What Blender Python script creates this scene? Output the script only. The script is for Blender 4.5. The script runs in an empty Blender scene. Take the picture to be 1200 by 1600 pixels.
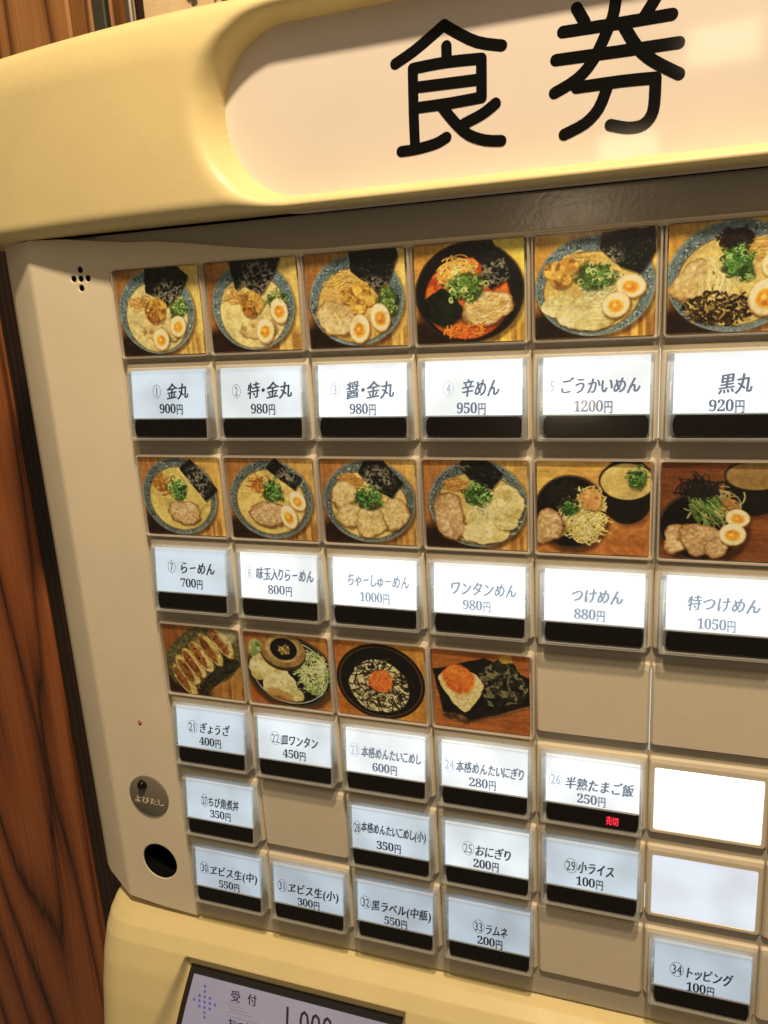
import bpy, bmesh, math, random
import numpy as np
from mathutils import Vector, Matrix

# ------------------------------------------------------------------ camera
# Working units: 1 unit = one column pitch of the key grid = 5 cm.
# x right, y DOWN the machine, z away from the viewer; (0,0,0) is the top left corner of the first key.
U = 0.05
Z0 = 1.45
def W(x, y, z=0.0):
    return Vector((x * U, z * U, Z0 - y * U))
S = bpy.context.scene
C = S.collection
Rm = np.array([[0.94136597, 0.05704341, 0.33252995],
               [0.03150562, 0.96643409, -0.25497558],
               [-0.33591296, 0.2505019, 0.90797097]])
Cc = (5.10747185, -0.42439582, -6.69111538)
cam = bpy.data.cameras.new("camera")
cam.sensor_width = 36; cam.sensor_fit = 'AUTO'
cam.lens = 28.149; cam.clip_start = 0.02; cam.clip_end = 100
camo = bpy.data.objects.new("camera", cam); C.objects.link(camo)
def dirw(r): return Vector((r[0], r[2], -r[1]))
cx, cy, cz = dirw(Rm[0]), -dirw(Rm[1]), -dirw(Rm[2])
M = Matrix((cx, cy, cz)).transposed().to_4x4()
M.translation = W(*Cc)
camo.matrix_world = M
S.camera = camo
S.render.resolution_x, S.render.resolution_y = 768, 1024
S.view_settings.view_transform = 'Standard'
S.view_settings.look = 'None'
S.view_settings.exposure = 0.0
S.view_settings.gamma = 1.0
S.cycles.max_bounces = 10
S.cycles.transparent_max_bounces = 12
S.cycles.caustics_refractive = False
S.cycles.caustics_reflective = False
S.cycles.sample_clamp_indirect = 4.0

# ------------------------------------------------------------------ light of the room
world = bpy.data.worlds.new("World"); S.world = world; world.use_nodes = True
bg = world.node_tree.nodes['Background']
bg.inputs[0].default_value = (1.0, 0.77, 0.53, 1); bg.inputs[1].default_value = 0.135
def lamp(name, pos, target, size, power, col, size_y=None):
    l = bpy.data.lights.new(name, 'AREA'); l.energy = power; l.color = col
    l.shape = 'RECTANGLE' if size_y else 'DISK'
    l.size = size
    if size_y: l.size_y = size_y
    o = bpy.data.objects.new(name, l); C.objects.link(o)
    o.location = W(*pos)
    d = W(*target) - W(*pos)
    o.rotation_euler = d.to_track_quat('-Z', 'Y').to_euler()
    return o
WARM = (1.0, 0.755, 0.485)
lamp("ceiling_lamp", (6.2, -15.0, -8.6), (2, 1, 0), 0.06, 11.4, WARM)
lamp("pendant_lamp", (7.6, -16.6, -60), (5, -2, 0), 0.24, 0.62, WARM, 0.12)
lamp("pendant_lamp", (1.2, -11.0, -62), (5, -2, 0), 0.22, 0.42, WARM, 0.09)
lamp("pendant_lamp", (-2.1, -5.6, -54), (4, -1, 0), 0.22, 0.8, WARM, 0.05)
lamp("fill_light", (12, -34, -44), (2, 2, 0), 1.6, 6.5, (1.0, 0.74, 0.46))  # added soft fill from an unseen source, softens the main lamp's shadows

# ------------------------------------------------------------------ materials
def mat(name):
    m = bpy.data.materials.new(name); m.use_nodes = True
    nt = m.node_tree; b = nt.nodes['Principled BSDF']
    return m, nt, b
def N(nt, t, **kw):
    n = nt.nodes.new(t)
    for k, v in kw.items():
        if isinstance(k, str) and hasattr(n, k): setattr(n, k, v)
    return n
def ramp(nt, src, stops):
    r = nt.nodes.new('ShaderNodeValToRGB')
    e = r.color_ramp.elements
    while len(e) > 1: e.remove(e[-1])
    e[0].position, e[0].color = stops[0][0], (*stops[0][1], 1)
    for p, c in stops[1:]:
        k = e.new(p); k.color = (*c, 1)
    nt.links.new(src, r.inputs[0]); return r.outputs[0]
def noise(nt, scale, detail=3, rough=.55, coord='Object', mapping=None, dist=0.0):
    tc = nt.nodes.new('ShaderNodeTexCoord')
    v = tc.outputs[coord]
    if mapping:
        mp = nt.nodes.new('ShaderNodeMapping'); mp.inputs['Scale'].default_value = mapping
        nt.links.new(v, mp.inputs[0]); v = mp.outputs[0]
    n = nt.nodes.new('ShaderNodeTexNoise'); n.inputs['Scale'].default_value = scale
    n.inputs['Detail'].default_value = detail; n.inputs['Roughness'].default_value = rough
    n.inputs['Distortion'].default_value = dist
    nt.links.new(v, n.inputs['Vector']); return n.outputs['Fac']
def bump(nt, b, src, strength, dist=0.001):
    k = nt.nodes.new('ShaderNodeBump'); k.inputs['Strength'].default_value = strength
    k.inputs['Distance'].default_value = dist
    nt.links.new(src, k.inputs['Height']); nt.links.new(k.outputs[0], b.inputs['Normal'])
def plastic(name, col, rough=.4, spec=.5, var=.06, peel=.0, dirt=0.0, coat=0.0):
    m, nt, b = mat(name)
    f = noise(nt, 22, 5, .6)
    a = tuple(c * (1 - var) for c in col); z = tuple(min(1, c * (1 + var * .6)) for c in col)
    out = ramp(nt, f, [(.3, a), (.7, z)])
    if dirt:
        g = noise(nt, 160, 2, .5)
        mk = ramp(nt, g, [(.0, (1, 1, 1)), (.72, (1, 1, 1)), (.80, (1 - dirt, 1 - dirt * 1.1, 1 - dirt * 1.2))])
        mx = nt.nodes.new('ShaderNodeMix'); mx.data_type = 'RGBA'; mx.blend_type = 'MULTIPLY'
        mx.inputs[0].default_value = 1
        nt.links.new(out, mx.inputs[6]); nt.links.new(mk, mx.inputs[7]); out = mx.outputs[2]
    nt.links.new(out, b.inputs['Base Color'])
    rr = ramp(nt, noise(nt, 60, 4, .6), [(.3, (rough * .85,) * 3), (.75, (min(1, rough * 1.2),) * 3)])
    nt.links.new(rr, b.inputs['Roughness'])
    b.inputs['Specular IOR Level'].default_value = spec
    b.inputs['Coat Weight'].default_value = coat
    if peel: bump(nt, b, noise(nt, 420, 2, .5), peel, .0006)
    return m
M_yellow = plastic("yellow_moulding", (.76, .65, .335), .45, .45, .05, .10, .04)
M_cream = plastic("cream_panel", (.76, .69, .53), .45, .45, .05, .08, .10)
M_key = plastic("cream_key_plastic", (.65, .59, .46), .42, .45, .06, .12, .18)
M_recess = plastic("white_recess", (.80, .80, .80), .5, .4, .03)
M_base = plastic("grey_beige_paint", (.41, .375, .305), .17, .5, .05, .06, .08)
M_sign = plastic("sign_acrylic", (.77, .71, .67), .055, .5, .03)
M_black = plastic("black_print", (.004, .004, .004), .07, .35, .0)
M_dark = plastic("dark_hole", (.004, .004, .004), .9, .1, .0)
M_bezel = plastic("dark_bezel", (.03, .027, .024), .4, .4, .1)
M_window = plastic("smoked_window", (.006, .0045, .004), .22, .25, .2)
M_grey = plastic("grey_disc", (.17, .155, .125), .35, .5, .12, .05)
M_white = plastic("white_marking", (.75, .68, .52), .5, .3, .02)
M_led = plastic("red_lamp", (.35, .04, .02), .15, .5, .02)

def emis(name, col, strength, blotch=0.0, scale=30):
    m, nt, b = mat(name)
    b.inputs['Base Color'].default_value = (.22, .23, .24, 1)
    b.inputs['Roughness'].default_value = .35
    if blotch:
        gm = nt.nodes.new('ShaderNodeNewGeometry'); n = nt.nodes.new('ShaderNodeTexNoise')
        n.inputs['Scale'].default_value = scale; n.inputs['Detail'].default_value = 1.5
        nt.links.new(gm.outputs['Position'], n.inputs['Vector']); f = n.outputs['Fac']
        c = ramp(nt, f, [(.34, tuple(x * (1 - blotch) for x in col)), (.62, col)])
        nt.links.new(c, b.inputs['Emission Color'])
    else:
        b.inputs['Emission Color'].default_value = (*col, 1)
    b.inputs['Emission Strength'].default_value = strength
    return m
def ink(name, col, e):
    m, nt, b = mat(name)
    b.inputs['Base Color'].default_value = (.02, .025, .04, 1)
    b.inputs['Roughness'].default_value = .5
    b.inputs['Emission Color'].default_value = (*col, 1)
    b.inputs['Emission Strength'].default_value = e
    return m

def clear_plastic(name, tint=(.95, .97, .97), rough=.08, col=(.66, .66, .62), lo=.22, hi=.75):
    # clear moulded plastic: sees through, picks up gloss and a little milkiness
    m, nt, b = mat(name)
    b.inputs['Base Color'].default_value = (*col, 1)
    b.inputs['Roughness'].default_value = rough
    tr = nt.nodes.new('ShaderNodeBsdfTransparent'); tr.inputs[0].default_value = (*tint, 1)
    mx = nt.nodes.new('ShaderNodeMixShader')
    lw = nt.nodes.new('ShaderNodeLayerWeight'); lw.inputs[0].default_value = .35
    mr = nt.nodes.new('ShaderNodeMapRange'); mr.inputs[3].default_value = lo; mr.inputs[4].default_value = hi
    nt.links.new(lw.outputs['Facing'], mr.inputs[0])
    nt.links.new(mr.outputs[0], mx.inputs[0])
    nt.links.new(tr.outputs[0], mx.inputs[1]); nt.links.new(b.outputs[0], mx.inputs[2])
    nt.links.new(mx.outputs[0], nt.nodes['Material Output'].inputs[0])
    return m
def clear_pane(name, rough=.03):
    m, nt, b = mat(name)
    gl = nt.nodes.new('ShaderNodeBsdfGlossy'); gl.inputs['Roughness'].default_value = rough
    tr = nt.nodes.new('ShaderNodeBsdfTransparent'); tr.inputs[0].default_value = (.97, .98, .97, 1)
    lw = nt.nodes.new('ShaderNodeLayerWeight'); lw.inputs[0].default_value = .5
    pw_ = nt.nodes.new('ShaderNodeMath'); pw_.operation = 'POWER'; pw_.inputs[1].default_value = 5
    nt.links.new(lw.outputs['Facing'], pw_.inputs[0])
    fr = nt.nodes.new('ShaderNodeMath'); fr.operation = 'MULTIPLY_ADD'; fr.inputs[1].default_value = .8; fr.inputs[2].default_value = .025
    nt.links.new(pw_.outputs[0], fr.inputs[0])
    mx = nt.nodes.new('ShaderNodeMixShader')
    nt.links.new(fr.outputs[0], mx.inputs[0]); nt.links.new(tr.outputs[0], mx.inputs[1]); nt.links.new(gl.outputs[0], mx.inputs[2])
    nt.links.new(mx.outputs[0], nt.nodes['Material Output'].inputs[0])
    nt.nodes.remove(b)
    return m
M_lens = clear_plastic("clear_lens")
M_rim = clear_plastic("clear_card_holder", (.97, .95, .91), .15, (.88, .81, .71), .35, .75)
M_pane = clear_pane("clear_pane", .07)

def wood(name, dark, mid, light, spacing=.0075, wave=9.0, seed=0.0, rough=.45, stretch=.10, nsc=9):
    m, nt, b = mat(name)
    L = nt.links.new
    def math_(op, a, c=None, k=None):
        n = nt.nodes.new('ShaderNodeMath'); n.operation = op; L(a, n.inputs[0])
        if c is not None: L(c, n.inputs[1])
        elif k is not None: n.inputs[1].default_value = k
        return n.outputs[0]
    tc = nt.nodes.new('ShaderNodeTexCoord')
    def nz(scale, st, det=2, off=0.0, dist=0.0):
        mp = nt.nodes.new('ShaderNodeMapping'); mp.inputs['Location'].default_value = (seed + off, 0, seed * .7 + off)
        mp.inputs['Scale'].default_value = (1, 1, st); L(tc.outputs['Object'], mp.inputs[0])
        n = nt.nodes.new('ShaderNodeTexNoise'); n.inputs['Scale'].default_value = scale; n.inputs['Detail'].default_value = det
        n.inputs['Distortion'].default_value = dist
        L(mp.outputs[0], n.inputs['Vector']); return n.outputs['Fac']
    sx = nt.nodes.new('ShaderNodeSeparateXYZ'); L(tc.outputs['Object'], sx.inputs[0])
    ph = math_('ADD', math_('MULTIPLY', sx.outputs[0], k=6.283 / spacing), math_('MULTIPLY', nz(nsc, stretch, 1.5), k=wave * 6.283))
    ph = math_('ADD', ph, math_('MULTIPLY', nz(60, .05, 3, 3.0), k=3.0))
    g = math_('MULTIPLY_ADD', math_('SINE', ph), k=.5); g.node.inputs[2].default_value = .5
    g = math_('POWER', g, k=.30)                                   # thin dark growth lines
    fib = nz(520, .015, 5, 1.0); big = nz(11, .16, 4, 5.0, .4)
    v = math_('ADD', math_('MULTIPLY', g, k=.46), math_('MULTIPLY', fib, k=.50))
    v = math_('ADD', v, math_('MULTIPLY', big, k=.50))
    c = ramp(nt, v, [(.50, dark), (.80, mid), (1.08 - .08, light)])
    L(c, b.inputs['Base Color']); b.inputs['Roughness'].default_value = rough
    bump(nt, b, v, .06, .0006)
    return m
M_wood_red = wood("red_brown_wood", (.030, .009, .003), (.23, .066, .017), (.36, .118, .033), .034, 13.0, 3.1, .42, .13, 6)
M_wood_gold = wood("golden_wood", (.07, .026, .008), (.27, .12, .036), (.38, .19, .066), .020, 9.0, 7.7, .45, .07, 10)
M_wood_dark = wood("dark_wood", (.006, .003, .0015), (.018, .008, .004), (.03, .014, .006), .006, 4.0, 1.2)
M_post = plastic("dark_green_paint", (.05, .05, .035), .35, .5, .3, .1)
def chrome():
    m, nt, b = mat("brushed_steel")
    b.inputs['Base Color'].default_value = (.62, .58, .5, 1); b.inputs['Metallic'].default_value = 1
    b.inputs['Roughness'].default_value = .22
    bump(nt, b, noise(nt, 300, 2, .5, mapping=(1, 1, .05)), .1, .0005)
    return m
M_chrome = chrome()
def plaster():
    m, nt, b = mat("peeling_plaster")
    f = noise(nt, 26, 5, .65)
    c = ramp(nt, f, [(.40, (.055, .045, .028)), (.425, (.10, .08, .05)), (.44, (.62, .47, .28)), (.8, (.74, .58, .37))])
    nt.links.new(c, b.inputs['Base Color']); b.inputs['Roughness'].default_value = .8
    bump(nt, b, f, .6, .004)
    return m
M_plaster = plaster()

# ------------------------------------------------------------------ mesh helpers
def P(x, y, z): return (x * U, z * U, -y * U)
def rrect(x0, y0, x1, y1, r, z, k=3):
    pts = []
    for (ax, ay, a0) in ((x1 - r, y0 + r, -90), (x1 - r, y1 - r, 0), (x0 + r, y1 - r, 90), (x0 + r, y0 + r, 180)):
        for i in range(k + 1):
            a = math.radians(a0 + 90 * i / k)
            pts.append((ax + r * math.cos(a), ay + r * math.sin(a), z))
    return pts
def circ(x, y, r, z, n=28):
    return [(x + r * math.cos(2 * math.pi * i / n), y + r * math.sin(2 * math.pi * i / n), z) for i in range(n)]
class MB:
    def __init__(s): s.v = []; s.f = []; s.mi = []
    def loft(s, loops, cap0=False, cap1=False, mi=0, close=True):
        n = len(loops[0]); b = len(s.v)
        for L in loops: s.v += [P(*p) for p in L]
        for i in range(len(loops) - 1):
            for j in range(n if close else n - 1):
                k = (j + 1) % n
                s.f.append((b + i * n + j, b + i * n + k, b + (i + 1) * n + k, b + (i + 1) * n + j)); s.mi.append(mi)
        if cap0: s.f.append(tuple(b + j for j in range(n))[::-1]); s.mi.append(mi)
        if cap1: s.f.append(tuple(b + (len(loops) - 1) * n + j for j in range(n))); s.mi.append(mi)
        return s
    def box(s, x0, y0, z0, x1, y1, z1, mi=0, ch=0.0):
        if ch:
            return s.loft([rrect(x0, y0, x1, y1, ch, z1), rrect(x0, y0, x1, y1, ch, z0 + ch),
                           rrect(x0 + ch, y0 + ch, x1 - ch, y1 - ch, ch * .3, z0)], True, True, mi)
        q = lambda z: [(x0, y0, z), (x1, y0, z), (x1, y1, z), (x0, y1, z)]
        return s.loft([q(z1), q(z0)], True, True, mi)
    def ribbon(s, pts, w, z, zt, mi=0, k=8):
        """round-capped stroke of thickness zt lying at z"""
        p = [Vector(a).to_2d() if len(a) > 2 else Vector(a) for a in pts]
        q = smooth_path(p)
        n = len(q); left = []; right = []
        for i in range(n):
            t = (q[min(i + 1, n - 1)] - q[max(i - 1, 0)]).normalized(); nn = Vector((-t.y, t.x))
            left.append(q[i] + nn * w / 2); right.append(q[i] - nn * w / 2)
        t1 = (q[-1] - q[-2]).normalized(); t0 = (q[1] - q[0]).normalized()
        def cap(c, t):
            a0 = math.atan2(t.x, -t.y)
            a0 = math.atan2(t.y, t.x) + math.pi / 2
            return [c + Vector((math.cos(a0 - math.pi * i / k), math.sin(a0 - math.pi * i / k))) * w / 2 for i in range(1, k)]
        b = len(s.v)
        poly = left + cap(q[-1], t1) + right[::-1] + cap(q[0], -t0)
        m = len(poly)
        for c in poly: s.v.append(P(c.x, c.y, z - zt))
        for c in poly: s.v.append(P(c.x, c.y, z))
        for j in range(m):
            j2 = (j + 1) % m
            s.f.append((b + j, b + j2, b + m + j2, b + m + j)); s.mi.append(mi)
        nl = len(left); nc = k - 1
        # strip faces on the front
        for i in range(nl - 1):
            s.f.append((b + i, b + i + 1, b + 2 * nl + nc - 2 - i, b + 2 * nl + nc - 1 - i)); s.mi.append(mi)
        s.f.append(tuple(b + j for j in range(nl - 1, nl + nc + 1))); s.mi.append(mi)
        s.f.append(tuple(b + j for j in list(range(2 * nl + nc - 1, m)) + [0])); s.mi.append(mi)
        return s
    def mesh(s, name, mats, smooth=False, merge=False):
        me = bpy.data.meshes.new(name); me.from_pydata(s.v, [], s.f)
        for m in (mats if isinstance(mats, (list, tuple)) else [mats]): me.materials.append(m)
        me.polygons.foreach_set('material_index', s.mi)
        bm = bmesh.new(); bm.from_mesh(me)
        if merge: bmesh.ops.remove_doubles(bm, verts=bm.verts, dist=1e-6)
        bmesh.ops.recalc_face_normals(bm, faces=bm.faces)
        bm.to_mesh(me); bm.free()
        if smooth: me.shade_smooth()
        me.update(); return me
def smooth_path(p, it=3):
    """Catmull-Rom through the points"""
    if len(p) < 3: return p
    out = []
    for i in range(len(p) - 1):
        p0 = p[max(i - 1, 0)]; p1 = p[i]; p2 = p[i + 1]; p3 = p[min(i + 2, len(p) - 1)]
        for j in range(it):
            t = j / it
            out.append(.5 * ((2 * p1) + (p2 - p0) * t + (2 * p0 - 5 * p1 + 4 * p2 - p3) * t * t + (3 * p1 - p0 - 3 * p2 + p3) * t ** 3))
    out.append(p[-1]); return out
def link(name, data, parent=None, at=None, label=None):
    o = bpy.data.objects.new(name, data); C.objects.link(o)
    if parent is not None: o.parent = parent
    if at is not None: o.location = at
    if label: o['label'] = label
    return o
def auto(me, ang=35):
    """smooth shading with crisp edges above ang"""
    bm = bmesh.new(); bm.from_mesh(me)
    for f in bm.faces: f.smooth = True
    for e in bm.edges:
        if len(e.link_faces) == 2 and e.calc_face_angle(0) > math.radians(ang): e.smooth = False
    bm.to_mesh(me); bm.free(); return me
def hmesh(name, xs, ys, fn, mats, skirt=None):
    """a moulded shell: depth fn(x,y) over a grid, with side walls back to z=skirt"""
    X, Y = np.meshgrid(xs, ys); Zv = fn(X, Y)
    nx, ny = len(xs), len(ys)
    v = np.stack([X * U, Zv * U, -Y * U], -1).reshape(-1, 3).tolist()
    f = [(j * nx + i, j * nx + i + 1, (j + 1) * nx + i + 1, (j + 1) * nx + i) for j in range(ny - 1) for i in range(nx - 1)]
    if skirt is not None:
        ring = [i for i in range(nx)] + [j * nx + nx - 1 for j in range(1, ny)] + [(ny - 1) * nx + i for i in range(nx - 2, -1, -1)] + [j * nx for j in range(ny - 2, 0, -1)]
        b = len(v)
        for k in ring: v.append([v[k][0], skirt * U, v[k][2]])
        m = len(ring)
        for a in range(m): f.append((ring[a], ring[(a + 1) % m], b + (a + 1) % m, b + a))
    me = bpy.data.meshes.new(name); me.from_pydata(v, [], f)
    for m in mats: me.materials.append(m)
    bm = bmesh.new(); bm.from_mesh(me); bmesh.ops.recalc_face_normals(bm, faces=bm.faces); bm.to_mesh(me); bm.free()
    auto(me, 50); return me
def sstep(t): t = np.clip(t, 0, 1); return t * t * (3 - 2 * t)

# ------------------------------------------------------------------ the wall behind
ZW = 3.0
def plain_box(name, b, m, parent=None, ch=0.02):
    x0, y0, z0, x1, y1, z1 = b
    me = MB().box(0, 0, 0, x1 - x0, y1 - y0, z1 - z0, 0, ch).mesh(name, m)
    return link(name, me, parent, W(x0, y0, z0))
wall = plain_box("wooden_wall", (-16, -14, ZW + .4, -1.2, 28, ZW + .8), M_wood_dark); wall['kind'] = 'structure'
def plank(x0, x1, m, z=ZW, y0=-13.9, y1=27.9):
    me = MB().box(0, 0, 0, x1 - x0, y1 - y0, .38, 0, .03).mesh("plank", m)
    o = link("plank", me, wall, W(x0, y0, z) - wall.location); return o
plank(-8.9, -4.44, M_wood_red)
plank(-13.5, -8.93, M_wood_red)
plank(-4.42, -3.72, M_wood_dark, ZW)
plank(-3.70, -2.42, M_wood_gold)
plank(-2.24, -2.08, M_wood_gold, ZW + .02)
plank(-1.83, -1.77, M_wood_gold, ZW + .02)
pw = plain_box("plaster_wall", (-1.36, -14, ZW + .1, 16, 28, ZW + .7), M_plaster); pw['kind'] = 'structure'
post = plain_box("wooden_post", (-2.05, -13.8, ZW - .02, -1.85, 27.8, ZW + .38), M_post)
post['label'] = 'narrow dark green painted batten between the golden boards and the steel pipe'; post['category'] = 'post'
pipe_me = auto(MB().loft([circ(0, y, 0, 0, 4) if False else [(.07 * math.cos(a), y, .07 * math.sin(a)) for a in [2 * math.pi * i / 20 for i in range(20)]] for y in (0, 41)], True, True).mesh("steel_pipe", M_chrome), 40)
pipe = link("steel_pipe", pipe_me, None, W(-1.5, -13.5, ZW + .05))
pipe['label'] = 'thin shiny steel pipe running up the wall beside the plaster'; pipe['category'] = 'pipe'

# ------------------------------------------------------------------ the machine
root = bpy.data.objects.new("ticket_machine", None); C.objects.link(root)
root.empty_display_size = .1
root.location = (4.0 * U, 3.0 * U, 0.0)
root['label'] = 'cream and yellow meal ticket vending machine with lit price buttons and ramen photos'
root['category'] = 'ticket machine'
def part(name, me, x, y, z, label=None):
    return link(name, me, root, W(x, y, z) - root.location, label)
X1 = 9.1   # right hand side of the machine
# cabinet
part("cabinet", auto(MB().box(-1.25, -1.3, .5, X1, 28.9, 2.8, 0, .04).mesh("cabinet", M_cream)), 0, 0, 0)
# header: a moulded yellow cover with a stadium shaped recess
HX0, HX1, HY0, HY1, HZ = -1.95, X1 + .7, -2.86, -1.235, -.42
ST_R, ST_Y, ST_X0, ST_X1 = .648, -2.012, 1.445 + .648, X1 - 1.9
def header_z(X, Y):
    dx = np.maximum(np.maximum(ST_X0 - X, X - ST_X1), 0)
    d = np.hypot(dx, Y - ST_Y) - ST_R              # distance outside the stadium
    w = .30 - .10 * np.clip((-2.2 - Y) / .4, 0, 1)
    t = np.clip((w - d) / w, 0, 1)
    z = HZ + .42 * (1 - np.sqrt(np.maximum(1 - t ** 3.6, 0))) + .05 * np.clip(-d * 8, 0, 1)     # the recess
    e = np.minimum(np.minimum(X - HX0, HX1 - X), np.minimum((Y - HY0) , (HY1 - Y)))
    R = .13
    k = np.clip(R - e, 0, R)
    z = z + (R - np.sqrt(np.maximum(R * R - k * k, 0)))
    # a long gentle crown towards the top edge
    z = z + .10 * np.clip((-2.45 - Y) / .4, 0, 1) ** 2
    # in plan the cover curves back towards its left end
    z = z + .35 * np.clip((1.3 - X) / 2.8, 0, 1) ** 1.6
    return z
def clustered(a, b, n, pad=.14, m=9):
    e = pad * (1 - np.cos(np.linspace(0, np.pi / 2, m)))
    return np.concatenate([a + e, np.linspace(a + pad, b - pad, n)[1:-1], (b - e)[::-1]])
hx = np.concatenate([np.linspace(HX0, 1.0, 40)[:-1], np.linspace(1.0, 3.0, 150)[:-1], np.linspace(3.0, ST_X1 - .8, 24)[:-1], np.linspace(ST_X1 - .8, HX1, 60)])
header = part("header_cover", hmesh("header_cover", hx, clustered(HY0, HY1, 130), header_z, [M_yellow], 1.2), 0, 0, 0)
def sub(name, me, parent, x=0, y=0, z=0, label=None):
    return link(name, me, parent, Vector(P(x, y, z)), label)
ZS = -.09
def stadium(r, z, n=24):
    L = [(ST_X0 + r * math.cos(math.radians(a)), ST_Y + r * math.sin(math.radians(a)), z) for a in np.linspace(90, 270, n)]
    return L + [(ST_X1 + r * math.cos(math.radians(a)), ST_Y + r * math.sin(math.radians(a)), z) for a in np.linspace(-90, 90, n)]
sub("sign_board", MB().loft([stadium(.80, ZS), stadium(.80, ZS + .04)], True, True).mesh("sign_board", M_sign), header)
SHOKU = [[(2.978, -2.234), (3.129, -2.3), (3.277, -2.383), (3.383, -2.445)], [(3.383, -2.445), (3.463, -2.389), (3.631, -2.292), (3.819, -2.24)], [(3.394, -2.299), (3.393, -2.204)], [(3.111, -1.629), (3.112, -1.88), (3.120, -2.182)], [(3.120, -2.182), (3.39, -2.189), (3.662, -2.175)], [(3.662, -2.175), (3.657, -1.909)], [(3.15, -2.046), (3.634, -2.035)], [(3.143, -1.901), (3.4, -1.90), (3.657, -1.909)], [(2.996, -1.599), (3.117, -1.602), (3.278, -1.624), (3.37, -1.66)], [(3.345, -1.881), (3.44, -1.761), (3.547, -1.659), (3.677, -1.604), (3.801, -1.586)], [(3.764, -1.853), (3.66, -1.792), (3.517, -1.742)]]
KEN = [[(4.364, -2.401), (4.423, -2.3)], [(4.928, -2.418), (4.884, -2.349), (4.822, -2.264)], [(4.266, -2.262), (4.672, -2.258), (5.014, -2.259)], [(4.216, -2.085), (4.675, -2.078), (5.065, -2.075)], [(4.646, -2.508), (4.624, -2.338), (4.578, -2.222), (4.483, -2.048), (4.366, -1.937), (4.205, -1.866)], [(4.691, -2.24), (4.788, -2.085), (4.903, -1.98), (5.072, -1.876)], [(4.366, -1.882), (4.678, -1.882), (4.916, -1.872)], [(4.916, -1.872), (4.91, -1.692), (4.880, -1.610), (4.818, -1.568), (4.722, -1.568), (4.609, -1.6)], [(4.582, -1.853), (4.525, -1.722), (4.427, -1.632), (4.276, -1.574)]]
for nm, strokes in (("食", SHOKU), ("券", KEN)):
    b = MB()
    for i, s in enumerate(strokes): b.ribbon(s, .083, ZS - .0005, .001 + .0003 * i)
    sub("sign_character", b.mesh("sign_character", M_black), header, label="black sign character " + nm)

# front panel: curve outline with real holes, and the chamfered left edge
def panel_mesh():
    cu = bpy.data.curves.new("panel", 'CURVE'); cu.dimensions = '2D'; cu.fill_mode = 'BOTH'
    cu.extrude = .018 * U; cu.bevel_depth = .012 * U; cu.bevel_resolution = 2; cu.resolution_u = 1
    def poly(pts):
        s = cu.splines.new('POLY'); s.points.add(len(pts) - 1); s.use_cyclic_u = True
        for p, (x, y) in zip(s.points, pts): p.co = (x * U, -y * U, 0, 1)
    top = [(-.955, -1.225), (-.5, -1.20)] + [(x, -1.12 + .205 * (3 * t * t - 2 * t ** 3) - .0) for x, t in ((.2, .0), (.5, .16), (.8, .32), (1.1, .47), (1.4, .61), (1.7, .75), (2.0, .9), (2.2, 1.0))]
    top += [(X1 - .05, -.905), (X1 - .05, -.885), (-.045, -.885), (-.045, 6.47), (-.5, 6.45), (-.955, 6.40)]
    poly(top)
    for x, y, r in HOLES: poly([(a[0], a[1]) for a in circ(x, y, r, 0, 48)])
    o = bpy.data.objects.new("t", cu); C.objects.link(o); bpy.context.view_layer.update()
    me = bpy.data.meshes.new_from_object(o.evaluated_get(bpy.context.evaluated_depsgraph_get()))
    bpy.data.objects.remove(o); bpy.data.curves.remove(cu)
    me.transform(Matrix(((1, 0, 0, 0), (0, 0, -1, .030 * U), (0, 1, 0, 0), (0, 0, 0, 1))))
    bm = bmesh.new(); bm.from_mesh(me)
    # the chamfer and the side
    prof = [(-.955, .0), (-.985, .004), (-1.02, .018), (-1.42, .225), (-1.53, .30), (-1.575, .40), (-1.58, .55), (-1.58, 2.6)]
    yt, yb = -1.25, 6.42
    rows = []
    for x, z in prof:
        t = (-.955 - x) / .63
        rows.append([bm.verts.new(P(x, y, z)) for y in (-1.225 - .02 * t, 6.40 - .10 * t)])
    for a, b2 in zip(rows, rows[1:]): bm.faces.new((a[0], b2[0], b2[1], a[1]))
    for k in (0, 1):
        bm.faces.new([r[k] for r in rows] + [bm.verts.new(P(-.955, -1.225 if k == 0 else 6.40, 2.6))])
    bmesh.ops.recalc_face_normals(bm, faces=bm.faces)
    bm.to_mesh(me); bm.free()
    me.materials.clear(); me.materials.append(M_cream); auto(me, 40); return me
SPK = [(-.372, -.918), (-.462, -.838), (-.378, -.834), (-.294, -.834), (-.385, -.746)]
HOLES = [(x, y, .041) for x, y in SPK] + [(-.455, 3.992, .032), (-.462, 5.815, .243)]
panel = part("front_panel", panel_mesh(), 0, 0, 0)
for x, y in SPK:
    sub("speaker_hole", auto(MB().loft([circ(x, y, .0265, .008, 16), circ(x, y, .0265, .12, 16)], False, True).mesh("speaker_hole", M_dark)), panel)
b = MB().loft([circ(-.462, 5.815, .224, .006, 48), circ(-.462, 5.815, .224, .48, 48)], False, True)
sub("round_opening", auto(b.mesh("round_opening", M_dark)), panel)
b = MB().loft([circ(-.455, 3.992, .030, .02, 16), circ(-.455, 3.992, .022, -.004, 16), circ(-.455, 3.992, .01, -.012, 16)], True, True)
sub("indicator_lamp", auto(b.mesh("indicator_lamp", M_led), 60), panel)
b = MB().loft([circ(-.472, 4.928, .262, 0.0, 40), circ(-.472, 4.928, .262, -.016, 40), circ(-.472, 4.928, .250, -.024, 40)], False, True)
disc = part("call_plate", auto(b.mesh("call_plate", M_grey), 50), 0, 0, 0, "grey round plate marked よびたし")
b = MB().loft([circ(-.525, 4.775, .062, -.02, 20), circ(-.525, 4.775, .055, -.05, 20), circ(-.525, 4.775, .040, -.075, 20), circ(-.525, 4.775, .018, -.088, 20)], False, True)
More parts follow.
